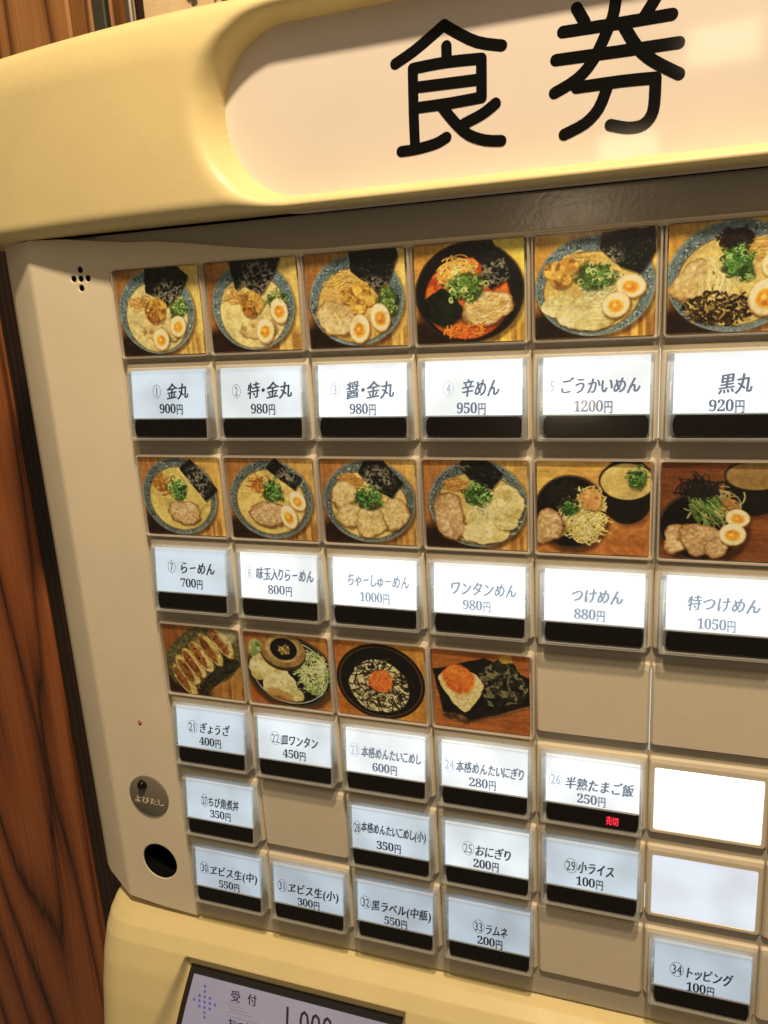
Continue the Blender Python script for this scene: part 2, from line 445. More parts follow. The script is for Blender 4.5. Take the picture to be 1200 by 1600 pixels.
sub("call_button", auto(b.mesh("call_button", M_black), 60), disc)

# recessed mounting plate behind the keys and strip under the header
b = MB().box(-.17, -1.6, .050, X1 - .02, 6.50, .3).box(-1.1, -1.6, .075, -.172, -.96, .3)
part("mounting_plate", b.mesh("mounting_plate", M_base), 0, 0, 0)

part("dark_seam", MB().box(-1.0, -1.240, .030, X1 - .03, -1.214, .048).mesh("dark_seam", M_dark), 0, 0, 0)  # added black strip, draws the dark gap under the header lip
# lower moulded cover with the screen recess
LX0, LX1 = -1.35, X1 + .6
prof_y = np.array([6.51, 6.53, 6.58, 6.66, 6.80, 7.07, 7.45, 7.85, 8.6, 9.6, 11.0])
prof_z = np.array([.30, .10, -.06, -.18, -.285, -.40, -.50, -.575, -.70, -.82, -.90])
SX0, SX1, SY0, SY1 = -.03, 2.66, 6.80, 9.4
def lower_z(X, Y):
    z = np.interp(Y, prof_y, prof_z)
    R = .42
    lim = LX0 - .42 * sstep((Y - 6.5) / 1.0) * 0
    k = np.clip(R - (X - lim), 0, R)
    z = z + .75 * (R - np.sqrt(np.maximum(R * R - k * k, 0)))
    w = .085
    xl = SX0 - .02 - .50 * np.clip(Y - 6.8, 0, 3); wl = .04 + .22 * np.clip(Y - 6.85, 0, 3)
    inx = np.minimum(np.minimum((X - xl) / wl, (SX1 - X) / w), np.minimum((Y - SY0) / .11, (SY1 - Y) / w))
    z = z + .17 * sstep(inx)
    return z
lx = np.concatenate([LX0 + .44 * (1 - np.cos(np.linspace(0, np.pi / 2, 24))), np.linspace(LX0 + .46, SX0 + .12, 60), np.linspace(SX0 + .2, SX1 - .15, 10), np.linspace(SX1 - .12, SX1 + .03, 14), np.linspace(SX1 + .2, LX1, 12)])
ly = np.concatenate([np.linspace(6.51, 6.78, 40), np.linspace(6.79, 6.93, 18), np.linspace(6.95, 9.25, 50), np.linspace(9.28, 9.45, 12), np.linspace(9.6, 11, 8)])
py = np.interp(ly, ly, ly)
lower = part("lower_cover", hmesh("lower_cover", lx, ly, lower_z, [M_yellow], 2.0), 0, 0, 0)

def on_slope(x, y, lift=0.0):
    """a point of the tilted screen plane: y measured along the outside profile"""
    z = np.interp(y, prof_y, prof_z) + .17 - lift
    return (x, y, float(z))
# ------------------------------------------------------------------ lettering
SERIF = {str(i): chr(0x1D7CE + i) for i in range(10)}
_glyph = {}
def prepare(chars):
    tmp = []
    for c in sorted(set(chars)):
        cu = bpy.data.curves.new("g", 'FONT'); cu.body = SERIF.get(c[-1], c) if c.startswith('#') else c
        cu.size = 1.0; cu.resolution_u = 2; cu.fill_mode = 'FRONT'
        cu.offset = .006 if c.startswith('#') else (.0 if c.startswith('~') else .0)
        if c.startswith('~'): cu.body = c[1:]
        o = bpy.data.objects.new("g", cu); C.objects.link(o); tmp.append((c, o, cu))
    bpy.context.view_layer.update()
    dg = bpy.context.evaluated_depsgraph_get()
    for c, o, cu in tmp:
        me = bpy.data.meshes.new_from_object(o.evaluated_get(dg))
        n = len(me.vertices); co = np.empty(n * 3); me.vertices.foreach_get('co', co); co = co.reshape(-1, 3)
        fs = [tuple(p.vertices) for p in me.polygons]
        _glyph[c] = (co[:, :2].copy(), fs)
        bpy.data.meshes.remove(me)
    for c, o, cu in tmp:
        bpy.data.objects.remove(o); bpy.data.curves.remove(cu)
NARROW = set("ぎょうざらーめんちゃしゅつけたいこまごかびおにりワンタスラムネトッピグイヱベル（）()・入")
ADV = {'ー': .95, '・': .5, '(': .42, ')': .42, 'ゃ': .80, 'ゅ': .80, 'ょ': .80, 'ッ': .8, 'り': .72, 'し': .8, 'い': .88, 'こ': .85, 'に': .9, ' ': .5, '入': .95}
class Text:
    def __init__(s): s.v = []; s.f = []; s.mi = []; s.k = 0
    def run(s, txt, x0, x1, yc, h, z, mi=0, kind='kana', slope=0.0, shear=.0, embolden=1.0):
        """set txt between x0 and x1, glyph height h centred at yc; each glyph climbs by shear like brush writing"""
        toks = [('#' + c if kind == 'num' and c.isdigit() else ('~' + c if kind in ('thin', 'digit') else c)) for c in txt]
        adv = [.52 if t.startswith('#') or kind == 'digit' else (ADV.get(t.strip('~'), 1.0)) for t in toks]
        tot = sum(adv); sx = (x1 - x0) / tot; x = x0
        for t, a in zip(toks, adv):
            co, fs = _glyph[t]
            if len(co):
                if t.startswith('#') or kind == 'digit':
                    lo, hi = co.min(0), co.max(0)
                    gx = x + (co[:, 0] - (lo[0] + hi[0]) / 2 + .26) * sx * (1.0 if t != '#1' else 1.0)
                    gy = (co[:, 1] - .355) * h / .72
                else:
                    off = (1 - a) / 2
                    if t in '()':
                        lo, hi = co.min(0), co.max(0); gx = x + (co[:, 0] - (lo[0] + hi[0]) / 2 + a / 2) * sx
                    else:
                        gx = x + (((co[:, 0] - .5) * .74 + .5 if t == 'ー' else co[:, 0]) - off) * sx
                    gy = (co[:, 1] - .38) * h / .88
                    if shear:
                        gy = gy + shear * (gx - (x + a * sx / 2)) + 0
                        gx = gx + .10 * gy
                yy = yc - gy + slope * (gx - (x0 + x1) / 2)
                for bx, by in (((-.004, 0), (.004, .002)) if kind == 'kana' else (((-.003, 0), (.003, 0)) if kind == 'thin' else (((-.0015, 0), (.0015, 0)) if kind == 'digit' else ((0, 0),)))):
                    b = len(s.v); zz = z - .0004 * (s.k % 5); s.k += 1
                    s.v += [P(float(p + bx), float(q + by), zz) for p, q in zip(gx, yy)]
                    s.f += [tuple(b + i for i in f) for f in fs]; s.mi += [mi] * len(fs)
            x += a * sx
        return s
    def ring(s, cx, cy, rx, ry, w, z, mi=0, n=26):
        b = len(s.v)
        for i in range(n):
            a = 6.28319 * i / n
            for k in (0, w): s.v.append(P(cx + (rx - k) * math.cos(a), cy + (ry - k) * math.sin(a), z))
        for i in range(n):
            j = (i + 1) % n; s.f.append((b + 2 * i, b + 2 * j, b + 2 * j + 1, b + 2 * i + 1)); s.mi.append(mi)
    def mesh(s, name, mats):
        me = bpy.data.meshes.new(name); me.from_pydata(s.v, [], s.f)
        for m in mats: me.materials.append(m)
        me.polygons.foreach_set('material_index', s.mi); me.update(); return me
# column, row, number cx, cy, name x0, x1, y, price x, x1, y | number, name, price, glow class
KEYS = [
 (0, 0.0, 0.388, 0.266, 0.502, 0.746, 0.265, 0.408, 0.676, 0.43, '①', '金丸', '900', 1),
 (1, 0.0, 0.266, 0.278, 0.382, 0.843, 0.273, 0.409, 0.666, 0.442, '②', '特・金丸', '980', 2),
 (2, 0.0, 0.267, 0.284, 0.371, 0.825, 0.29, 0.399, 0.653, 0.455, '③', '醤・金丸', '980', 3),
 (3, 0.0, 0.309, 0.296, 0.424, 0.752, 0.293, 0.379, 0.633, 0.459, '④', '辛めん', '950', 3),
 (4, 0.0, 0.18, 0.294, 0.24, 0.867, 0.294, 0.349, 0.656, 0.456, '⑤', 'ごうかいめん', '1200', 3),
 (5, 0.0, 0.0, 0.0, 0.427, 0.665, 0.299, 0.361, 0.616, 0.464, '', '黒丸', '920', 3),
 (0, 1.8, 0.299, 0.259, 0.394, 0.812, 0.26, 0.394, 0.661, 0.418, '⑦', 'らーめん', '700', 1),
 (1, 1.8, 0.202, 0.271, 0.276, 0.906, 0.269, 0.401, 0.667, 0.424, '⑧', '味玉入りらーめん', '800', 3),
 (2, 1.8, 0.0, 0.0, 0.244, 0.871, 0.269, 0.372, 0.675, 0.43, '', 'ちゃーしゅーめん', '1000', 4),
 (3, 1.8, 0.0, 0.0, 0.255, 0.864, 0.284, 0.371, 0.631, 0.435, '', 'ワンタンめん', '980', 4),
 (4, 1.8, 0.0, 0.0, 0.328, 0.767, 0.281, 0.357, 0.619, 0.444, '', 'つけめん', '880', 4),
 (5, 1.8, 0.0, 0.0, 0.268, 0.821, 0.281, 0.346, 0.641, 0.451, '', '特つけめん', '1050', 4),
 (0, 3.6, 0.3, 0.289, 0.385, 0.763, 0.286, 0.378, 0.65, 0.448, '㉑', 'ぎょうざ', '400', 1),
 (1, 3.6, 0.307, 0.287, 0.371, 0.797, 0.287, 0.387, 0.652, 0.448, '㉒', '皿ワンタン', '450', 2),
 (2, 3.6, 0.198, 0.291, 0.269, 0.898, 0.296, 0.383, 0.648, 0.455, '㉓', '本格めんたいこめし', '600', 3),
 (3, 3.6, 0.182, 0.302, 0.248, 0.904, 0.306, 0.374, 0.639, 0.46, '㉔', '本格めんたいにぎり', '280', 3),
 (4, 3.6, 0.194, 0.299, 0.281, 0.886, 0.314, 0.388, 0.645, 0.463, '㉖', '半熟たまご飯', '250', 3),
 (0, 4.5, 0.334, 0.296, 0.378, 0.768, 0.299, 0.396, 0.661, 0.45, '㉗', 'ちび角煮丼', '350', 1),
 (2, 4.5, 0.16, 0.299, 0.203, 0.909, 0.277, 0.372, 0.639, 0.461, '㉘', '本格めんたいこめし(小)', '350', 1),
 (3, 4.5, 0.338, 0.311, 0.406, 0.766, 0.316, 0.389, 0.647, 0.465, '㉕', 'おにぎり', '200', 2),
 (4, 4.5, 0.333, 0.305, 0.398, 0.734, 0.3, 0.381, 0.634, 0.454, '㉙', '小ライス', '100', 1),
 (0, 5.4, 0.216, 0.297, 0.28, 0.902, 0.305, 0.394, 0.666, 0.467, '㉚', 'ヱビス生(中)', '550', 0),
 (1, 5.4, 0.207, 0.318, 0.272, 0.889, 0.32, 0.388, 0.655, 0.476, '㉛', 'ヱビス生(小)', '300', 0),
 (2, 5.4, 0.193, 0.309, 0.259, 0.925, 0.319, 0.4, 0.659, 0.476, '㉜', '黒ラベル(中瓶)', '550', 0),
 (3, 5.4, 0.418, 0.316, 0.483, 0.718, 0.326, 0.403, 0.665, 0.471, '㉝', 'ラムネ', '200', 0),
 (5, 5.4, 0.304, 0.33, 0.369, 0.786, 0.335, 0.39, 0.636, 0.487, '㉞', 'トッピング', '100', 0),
]
chars = ['円', '売', '切', '受', '付', 'お', 'つ', 'り', ',', '~売', '~切', '~受', '~付', '~お', '~つ', '~り', '~,', '#,'] + ['#%d' % i for i in range(10)] + ['~%d' % i for i in range(10)] + list('よびたし')
for k in KEYS: chars += list(k[11]) + ['~' + c for c in k[10]]
prepare(chars)
ROWNAME = {0.0: 'top row', 1.8: 'second row', 3.6: 'third row', 4.5: 'fourth row', 5.4: 'bottom row'}

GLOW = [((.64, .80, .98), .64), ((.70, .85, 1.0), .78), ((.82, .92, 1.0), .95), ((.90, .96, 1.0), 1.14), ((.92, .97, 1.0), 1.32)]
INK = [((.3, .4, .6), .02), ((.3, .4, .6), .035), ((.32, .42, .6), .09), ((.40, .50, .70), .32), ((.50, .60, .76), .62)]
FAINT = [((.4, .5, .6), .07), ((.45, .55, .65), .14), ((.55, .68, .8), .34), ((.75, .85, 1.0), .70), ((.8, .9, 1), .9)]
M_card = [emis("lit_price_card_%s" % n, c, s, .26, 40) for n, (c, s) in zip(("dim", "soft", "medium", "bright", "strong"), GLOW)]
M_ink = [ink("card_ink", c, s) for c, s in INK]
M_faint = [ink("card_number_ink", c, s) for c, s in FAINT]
M_red = ink("red_led", (1.0, .02, .05), 1.5)

def tilt(me, slope=.12, y0=.055):
    n = len(me.vertices); co = np.empty(n * 3); me.vertices.foreach_get('co', co); co = co.reshape(-1, 3)
    co[:, 1] -= slope * np.maximum(0, -co[:, 2] - y0 * U) * (co[:, 1] < .005 * U)
    me.vertices.foreach_set('co', co.ravel()); me.update(); return me
# key frame: cream ring with chamfered front and a recess floor
ZB = .058
def key_frame_mesh(inner, depth=.045):
    o = (.005, .004, .995, .766)
    def ins(a): return (o[0] + a, o[1] + a, o[2] - a, o[3] - a)
    L = [rrect(*o, .02, ZB), rrect(*o, .02, .030), rrect(*ins(.010), .02, .012), rrect(o[0] + .026, o[1] + .046, o[2] - .020, o[3] - .012, .02, 0.0),
         rrect(*inner, .022, 0.0), rrect(*[inner[0] + .006, inner[1] + .006, inner[2] - .006, inner[3] - .006], .018, .008),
         rrect(*[inner[0] + .006, inner[1] + .006, inner[2] - .006, inner[3] - .006], .018, depth)]
    b = MB().loft(L[:-1]).loft(L[-2:], False, True, 1)
    return auto(b.mesh("menu_button", [M_key, M_recess], merge=True), 10)
ME_frame = key_frame_mesh((.045, .055, .965, .752))
# the clear block over card and window
LZ = -.066
def lens_mesh():
    o = (.050, .058, .962, .742)
    def ins(a, d=0): return (o[0] + a, o[1] + a, o[2] - a, o[3] - a - d)
    b = MB()
    b.loft([rrect(*o, .02, .040), rrect(*o, .02, LZ + .02), rrect(*ins(.010), .02, LZ), rrect(*ins(.026), .02, LZ), rrect(*ins(.028), .02, LZ + .01), rrect(*ins(.028), .02, .039)], False, False)
    # the small steps on the side walls that catch the light
    for x in (.930, .085):
        b.box(x, .30, LZ + .010, x + .016, .50, -.001)
    b.box(.085, .521, LZ + .006, .935, .530, -.001)
    return tilt(b.mesh("lens", M_lens))
ME_lens = auto(lens_mesh(), 40)
ME_pane = tilt(MB().loft([rrect(.078, .088, .934, .712, .01, LZ + .006), rrect(.079, .089, .933, .711, .01, LZ + .006)], False, True).mesh("front_pane", M_pane))
def window_mesh():
    L = []
    for z, a in ((.03, 0), (LZ + .018, 0), (LZ + .012, .006)):
        x0, y0, x1, y1 = .108 + a, .533 + a, .930 - a, .700 - a
        L.append([(x0 + .022, y0, z), (x1 - .022, y0, z), (x1 - .006, y0 + .03, z), (x1, (y0 + y1) / 2, z), (x1 - .006, y1 - .03, z), (x1 - .022, y1, z),
                  (x0 + .022, y1, z), (x0 + .006, y1 - .03, z), (x0, (y0 + y1) / 2, z), (x0 + .006, y0 + .03, z)])
    return tilt(MB().loft(L, False, True).mesh("indicator_window", M_window))
ME_window = window_mesh()
CZ = -.050
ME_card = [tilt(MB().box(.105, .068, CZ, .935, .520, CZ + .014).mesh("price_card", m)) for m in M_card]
for (c, r, ncx, ncy, a, b_, ny, p0, p1, pyy, num, name, price, g) in KEYS:
    lab = "lit menu button printed %s%s %s円 in the %s" % (num, name, price, ROWNAME[r])
    k = part("menu_button", ME_frame, c, r, 0, lab)
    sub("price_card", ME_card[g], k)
    t = Text()
    if num:
        w = .092 if ord(num) < 0x2474 else .098
        val = str(ord(num) - 0x245F if ord(num) < 0x2474 else ord(num) - 0x3251 + 21)
        two = len(val) == 2; nar = .72 if name[0] in 'ち' or len(name) > 11 else 1.0
        t.ring(ncx, ncy, (.060 * nar if two else w * .50), (.074 if two else .064), .0045, CZ - .002, 1)
        t.run(val, ncx - (.045 * nar if two else w * .20), ncx + (.045 * nar if two else w * .20), ncy, .098 if two else .09, CZ - .002, 1, 'digit')
    n = len(name)
    if r > 3: pyy -= .012
    t.run(name, a, b_, ny, .112 if r > 3 else .140 if any(0x4e00 <= ord(q) for q in name) and n < 5 else .122, CZ - .002, 0, 'kana', 0, .16)
    t.run(price, p0, p0 + (p1 - p0) * (.70 if len(price) == 3 else .76), pyy, .088, CZ - .002, 0, 'num')
    t.run('円', p0 + (p1 - p0) * (.72 if len(price) == 3 else .77), p1, pyy + .006, .098, CZ - .002, 0)
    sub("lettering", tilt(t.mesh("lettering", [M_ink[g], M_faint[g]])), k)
    sub("lens", ME_lens, k); sub("front_pane", ME_pane, k); sub("indicator_window", ME_window, k)
    if name.startswith('半熟'):
        t = Text().run('売切', .650, .760, .622, .080, LZ + .009, 0, 'thin')
        sub("sold_out_lamp", tilt(t.mesh("sold_out_lamp", [M_red])), k, label="glowing red 売切 lettering")

# blank covers and lit blank keys
def blank_mesh():
    o = (.005, .004, .995, .785)
    def ins(a): return (o[0] + a, o[1] + a, o[2] - a, o[3] - a)
    L = [rrect(*o, .02, ZB), rrect(*o, .02, .03), rrect(*ins(.010), .02, .012), rrect(o[0] + .026, o[1] + .060, o[2] - .020, o[3] - .018, .02, 0.0)]
    return auto(MB().loft(L, False, True).mesh("blank_cover", M_key), 10)
ME_blank = blank_mesh()
for c, r in ((4, 2.7), (5, 2.7), (1, 4.5), (4, 5.4), (6, 2.7), (6, 5.4), (6, 4.5), (6, 3.6), (6, 1.8)):
    part("blank_cover", ME_blank, c, r, 0)
ME_lit = key_frame_mesh((.052, .095, .952, .728), .03)
M_litA = emis("lit_blank_bright", (.97, .985, 1.0), 1.9)
M_litB = emis("lit_blank_dim", (.80, .89, 1.0), .86, .22, 34)
for (c, r, m, lab) in ((5, 3.6, M_litA, "lit blank key glowing pure white"), (5, 4.5, M_litB, "lit blank key glowing pale blue")):
    k = part("menu_button", ME_lit, c, r, 0, lab)
    sub("price_card", MB().box(.0585, .1015, .006, .9455, .7215, .02).mesh("price_card", m), k)

# light leaking through the seam beside the last visible column
b = MB()
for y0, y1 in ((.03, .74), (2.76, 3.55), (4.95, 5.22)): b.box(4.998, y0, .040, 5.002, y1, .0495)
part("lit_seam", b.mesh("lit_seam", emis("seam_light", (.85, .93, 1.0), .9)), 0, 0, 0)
# lettering on the round plate
t = Text().run('よびたし', -.675, -.265, 4.975, .085, -.0255, 0)
sub("lettering", t.mesh("lettering", [M_white]), disc)
#PRINTS-BEGIN
# ------------------------------------------------------------------ food photographs: flat prints painted pixel by pixel
HP, WP = 220, 250
RX, RY = np.meshgrid((np.arange(WP) + .5) / WP, (np.arange(HP) + .5) / HP)
def vnoise(sx, sy, seed):
    g = np.random.default_rng(seed).random((int(sy) + 2, int(sx) + 2))
    x = RX * sx; y = RY * sy; i = x.astype(int); j = y.astype(int); fx = x - i; fy = y - j
    fx = fx * fx * (3 - 2 * fx); fy = fy * fy * (3 - 2 * fy)
    return (g[j, i] * (1 - fx) + g[j, i + 1] * fx) * (1 - fy) + (g[j + 1, i] * (1 - fx) + g[j + 1, i + 1] * fx) * fy
_fb = {}
def fbm(s, seed, oc=4, ax=1.0):
    k = (s, seed, oc, ax)
    if k not in _fb:
        v = 0; a = .5; t = 0
        for o in range(oc):
            v = v + a * vnoise(s * 2 ** o * ax, s * 2 ** o, seed * 17 + o); t += a; a *= .55
        _fb[k] = v / t
    return _fb[k]
class Print:
    def __init__(s, seed):
        s.im = np.zeros((HP, WP, 3)); s.seed = seed; s.r = np.random.default_rng(seed)
    def nz(s, sc, oc=4, ax=1.0): s.seed += 1; return fbm(sc, s.seed, oc, ax)
    def put(s, m, col, tex=0.0, sc=14, col2=None, oc=3):
        m = np.clip(m, 0, 1)[..., None]
        c = np.array(col, float)
        if tex or col2 is not None:
            n = s.nz(sc, oc)[..., None]
            n = np.clip((n - .5) * 2.2 + .5, 0, 1)
            c = (c + (np.array(col2, float) - c) * n) if col2 is not None else c * (1 + tex * (n - .5) * 2)
        s.im = s.im * (1 - m) + c * m
    def wood(s, a, b, ang=0, lines=60, bot=None):
        t = np.clip(RX * 1.05 + .12 * (s.nz(4) - .5) - .02, 0, 1)[..., None]
        base = np.array(a) * (1 - t) + np.array(b) * t
        g = s.nz(lines, 3, .06) if ang else fbm(5, s.seed + 3, 3)
        gr = vnoise(lines, 3, s.seed + 9) if not ang else vnoise(4, lines, s.seed + 9)
        s.im = base * (1 + .22 * (gr[..., None] - .5) + .12 * (g[..., None] - .5))
        if bot is not None:
            m = np.clip((RY - .62 + .25 * (RX - .2)) * 7, 0, 1) * np.clip((.62 - RX) * 9, 0, 1)
            s.put(m, bot, .3)
            m = np.clip((RY - .72) * 8, 0, 1) * np.clip((RX - .62) * 9, 0, 1)
            st = vnoise(34, 2, s.seed + 4)
            s.put(m * np.clip((st - .35) * 3, 0, 1) * .6, (.42, .20, .06))
    def ell(s, cx, cy, rx, ry, rot=0, soft=.02, wob=0.0, wsc=7):
        a = np.radians(rot); x = RX - cx; y = (RY - cy)
        u = (x * np.cos(a) + y * np.sin(a)) / rx; v = (-x * np.sin(a) + y * np.cos(a)) / ry
        d = np.sqrt(u * u + v * v)
        if wob: d = d + wob * (s.nz(wsc, 3) - .5) * 2
        return np.clip((1 - d) / max(soft / min(rx, ry) * .5, 1e-3) + .5, 0, 1)
    def poly(s, pts, wob=0.0, wsc=9):
        X, Y = RX, RY
        if wob: X = RX + wob * (s.nz(wsc, 3) - .5); Y = RY + wob * (s.nz(wsc, 3) - .5)
        m = np.zeros(RX.shape, bool); n = len(pts)
        for i in range(n):
            x1, y1 = pts[i]; x2, y2 = pts[(i + 1) % n]
            if y1 == y2: continue
            c = ((y1 > Y) != (y2 > Y)) & (X < (x2 - x1) * (Y - y1) / (y2 - y1) + x1)
            m ^= c
        return m.astype(float)
    def stroke(s, pts, w, col, al=1.0):
        p = np.array(pts); lo = p.min(0) - w * 2; hi = p.max(0) + w * 2
        i0, i1 = max(int(lo[0] * WP), 0), min(int(hi[0] * WP) + 2, WP); j0, j1 = max(int(lo[1] * HP), 0), min(int(hi[1] * HP) + 2, HP)
        if i1 <= i0 or j1 <= j0: return
        X = RX[j0:j1, i0:i1]; Y = RY[j0:j1, i0:i1]; d = np.full(X.shape, 9.)
        for a, b in zip(p, p[1:]):
            ab = b - a; L = max(ab @ ab, 1e-9)
            t = np.clip(((X - a[0]) * ab[0] + (Y - a[1]) * ab[1]) / L, 0, 1)
            d = np.minimum(d, np.hypot(X - a[0] - t * ab[0], Y - a[1] - t * ab[1]))
        m = (np.clip((w / 2 - d) / .004 + .5, 0, 1) * al)[..., None]
        s.im[j0:j1, i0:i1] = s.im[j0:j1, i0:i1] * (1 - m) + np.array(col) * m
    def jit(s, col, a=.15): return np.clip(np.array(col) * (1 + a * (s.r.random() - .5) * 2) + .03 * (s.r.random(3) - .5), 0, 1)
    def strands(s, cx, cy, rx, ry, n, cols, w=.012, L=.12, bend=.6, ang=None, spread=3.2):
        for k in range(n):
            a = s.r.random() * 6.283; q = math.sqrt(s.r.random())
            x, y = cx + rx * q * math.cos(a), cy + ry * q * math.sin(a)
            t = (s.r.random() * 6.283) if ang is None else math.radians(ang) + (s.r.random() - .5) * spread
            l = L * (.5 + s.r.random()); pts = []
            bd = (s.r.random() - .5) * 2 * bend
            px, py = x - math.cos(t) * l / 2, y - math.sin(t) * l / 2
            for i in range(6):
                pts.append((px, py)); px += math.cos(t + bd * (i - 2.5)) * l / 5; py += math.sin(t + bd * (i - 2.5)) * l / 5
            c = s.jit(cols[s.r.integers(len(cols))])
            s.stroke([(u + .004, v + .006) for u, v in pts], w * 1.1, c * .45, .5)
            s.stroke(pts, w * (.7 + .6 * s.r.random()), c)
    def bowl(s, cx, cy, rx, ry, icx, icy, irx, iry, kind='blue', broth=(.82, .70, .40)):
        m = s.ell(cx + .01, cy + .03, rx * 1.03, ry * 1.04, 0, .06); s.put(m * .55, (.10, .05, .02))
        m = s.ell(cx, cy, rx, ry)
        f = fbm(9, s.seed + 5, 3); g = np.sin(f * 120 + 9 * fbm(26, s.seed + 6, 2)) + .5 * (fbm(70, s.seed + 7, 1) - .5)
        if kind == 'blue': a, b = (.16, .24, .30), (.64, .70, .69)
        elif kind == 'grey': a, b = (.15, .19, .21), (.56, .60, .57)
        else: a, b = (.035, .03, .028), (.05, .045, .04)
        s.put(m, a, .15)
        s.put(m * np.clip((g - .05) * 2.0, 0, 1) * (.85 if kind != 'black' else .2), b, .1)
        edge = m * (1 - s.ell(cx, cy, rx * .972, ry * .972)); s.put(edge * .5, (.55, .60, .58) if kind != 'black' else (.30, .22, .15))
        low = m * np.clip((RY - cy) * 2.2 - .35, 0, 1); s.put(low * .35, (.40, .47, .50) if kind != 'black' else (.01, .01, .01))
        mi = s.ell(icx, icy, irx, iry)
        s.put(s.ell(icx, icy, irx * 1.03, iry * 1.03), tuple(x * .5 for x in broth))
        s.put(mi, tuple(x * .90 for x in broth), 0, 5, tuple(min(1, x * 1.12) for x in broth), 4)
        n = s.nz(22, 3); s.put(mi * np.clip((n - .62) * 6, 0, .5), tuple(min(1, x * 1.25) for x in broth))
        n = s.nz(18, 3); s.put(mi * np.clip((n - .62) * 6, 0, .35), tuple(x * .72 for x in broth))
    def egg(s, cx, cy, rx, ry, rot=0):
        s.put(s.ell(cx + .012, cy + .018, rx * 1.06, ry * 1.06, rot, .03) * .6, (.30, .18, .06))
        s.put(s.ell(cx, cy, rx, ry, rot, .015), (.74, .56, .30))
        s.put(s.ell(cx, cy - .004, rx * .93, ry * .93, rot, .02), (.95, .86, .66), .05)
        s.put(s.ell(cx, cy + ry * .06, rx * .60, ry * .54, rot, .02, .05), (.94, .68, .24))
        s.put(s.ell(cx, cy + ry * .06, rx * .46, ry * .42, rot, .03, .10), (.92, .50, .10), .2, 30)
        s.put(s.ell(cx - rx * .1, cy, rx * .16, ry * .14, rot, .03), (.98, .74, .35))
    def nori(s, pts, crumple=None):
        m = s.poly(pts, .02); s.put(s.poly([(x + .012, y + .02) for x, y in pts], .02) * .5, (.05, .04, .01))
        s.put(m, (.035, .042, .040), .5, 40)
        n = s.nz(60, 2); s.put(m * np.clip((n - .70) * 7, 0, .5), (.35, .36, .32))
        if crumple:
            cm = m * s.ell(*crumple, 0, .12, .25)
            n = s.nz(20, 4); r = 1 - np.abs(n - .5) * 9
            s.put(cm * np.clip(r, 0, 1) * .95, (.66, .62, .54))
            n = s.nz(34, 3); s.put(cm * np.clip((n - .56) * 8, 0, 1) * .8, (.42, .38, .30))
            n = s.nz(28, 3); s.put(cm * np.clip((n - .58) * 9, 0, 1), (.02, .02, .02))
    def blob(s, cx, cy, rx, ry, rot, a, b, wob=.18, sc=12, edge=None):
        s.put(s.ell(cx + .010, cy + .016, rx * 1.05, ry * 1.05, rot, .03, wob) * .55, (.22, .12, .03)); s.seed -= 1
        m = s.ell(cx, cy, rx, ry, rot, .02, wob)
        s.put(m, a, 0, sc, b, 4)
        n = s.nz(sc * 2.2, 3); s.put(m * np.clip((n - .57) * 6, 0, .7), tuple(min(1, x * 1.28) for x in b))
        n = s.nz(sc * 1.7, 3); s.put(m * np.clip((n - .60) * 7, 0, .6), edge or tuple(x * .5 for x in a))
        return m
    def chashu(s, cx, cy, rx, ry, rot=0, pale=0):
        a, b, e = ((.64, .47, .29), (.78, .62, .43), (.44, .27, .13)) if not pale else ((.76, .62, .36), (.88, .78, .54), (.54, .37, .17))
        sd = s.seed
        s.put(s.ell(cx + .012, cy + .022, rx * 1.06, ry * 1.06, rot, .05, .5, 5) * .6, (.18, .09, .02)); s.seed = sd
        s.put(s.ell(cx, cy, rx * 1.03, ry * 1.03, rot, .02, .5, 5), e, .25, 30); s.seed = sd
        m = s.ell(cx, cy - .004, rx * .93, ry * .93, rot, .05, .5, 5); s.put(m, a, 0, 7, b, 4)
        n = s.nz(9, 4); r = np.clip(1 - np.abs(n - .5) * 16, 0, 1); s.put(m * r * .4, (.92, .82, .62))
        n = s.nz(12, 4); r = np.clip(1 - np.abs(n - .5) * 18, 0, 1); s.put(m * r * .28, e)
        n = s.nz(40, 2); s.put(m * np.clip((n - .62) * 7, 0, .4), (.96, .88, .70)); s.put(m * np.clip((.36 - n) * 7, 0, .25), e)
    def negi(s, cx, cy, rx, ry, n=60, dark=0):
        g = [(.34, .48, .18), (.24, .40, .14), (.52, .62, .30), (.70, .76, .46), (.16, .28, .09)] if not dark else [(.13, .28, .09), (.20, .38, .13), (.32, .50, .20), (.06, .17, .05), (.50, .64, .34)]
        s.put(s.ell(cx + .01, cy + .02, rx * 1.02, ry * 1.02, 0, .06, .5, 9) * .8, (.07, .13, .03), .5, 30)
        for k in range(n):
            a = s.r.random() * 6.283; q = s.r.random() ** .6
            q *= .75 + .55 * math.sin(3 * a + s.seed) ** 2; x, y = cx + rx * q * math.cos(a), cy + ry * q * math.sin(a); r0 = .010 + .016 * s.r.random(); t = s.r.random() * 6.28; e = 2.0 + 3.5 * s.r.random()
            s.stroke([(x + r0 * math.cos(t + e * i / 5), y + r0 * math.sin(t + e * i / 5)) for i in range(6)], .009 + .006 * s.r.random(), s.jit(g[s.r.integers(5)], .25))
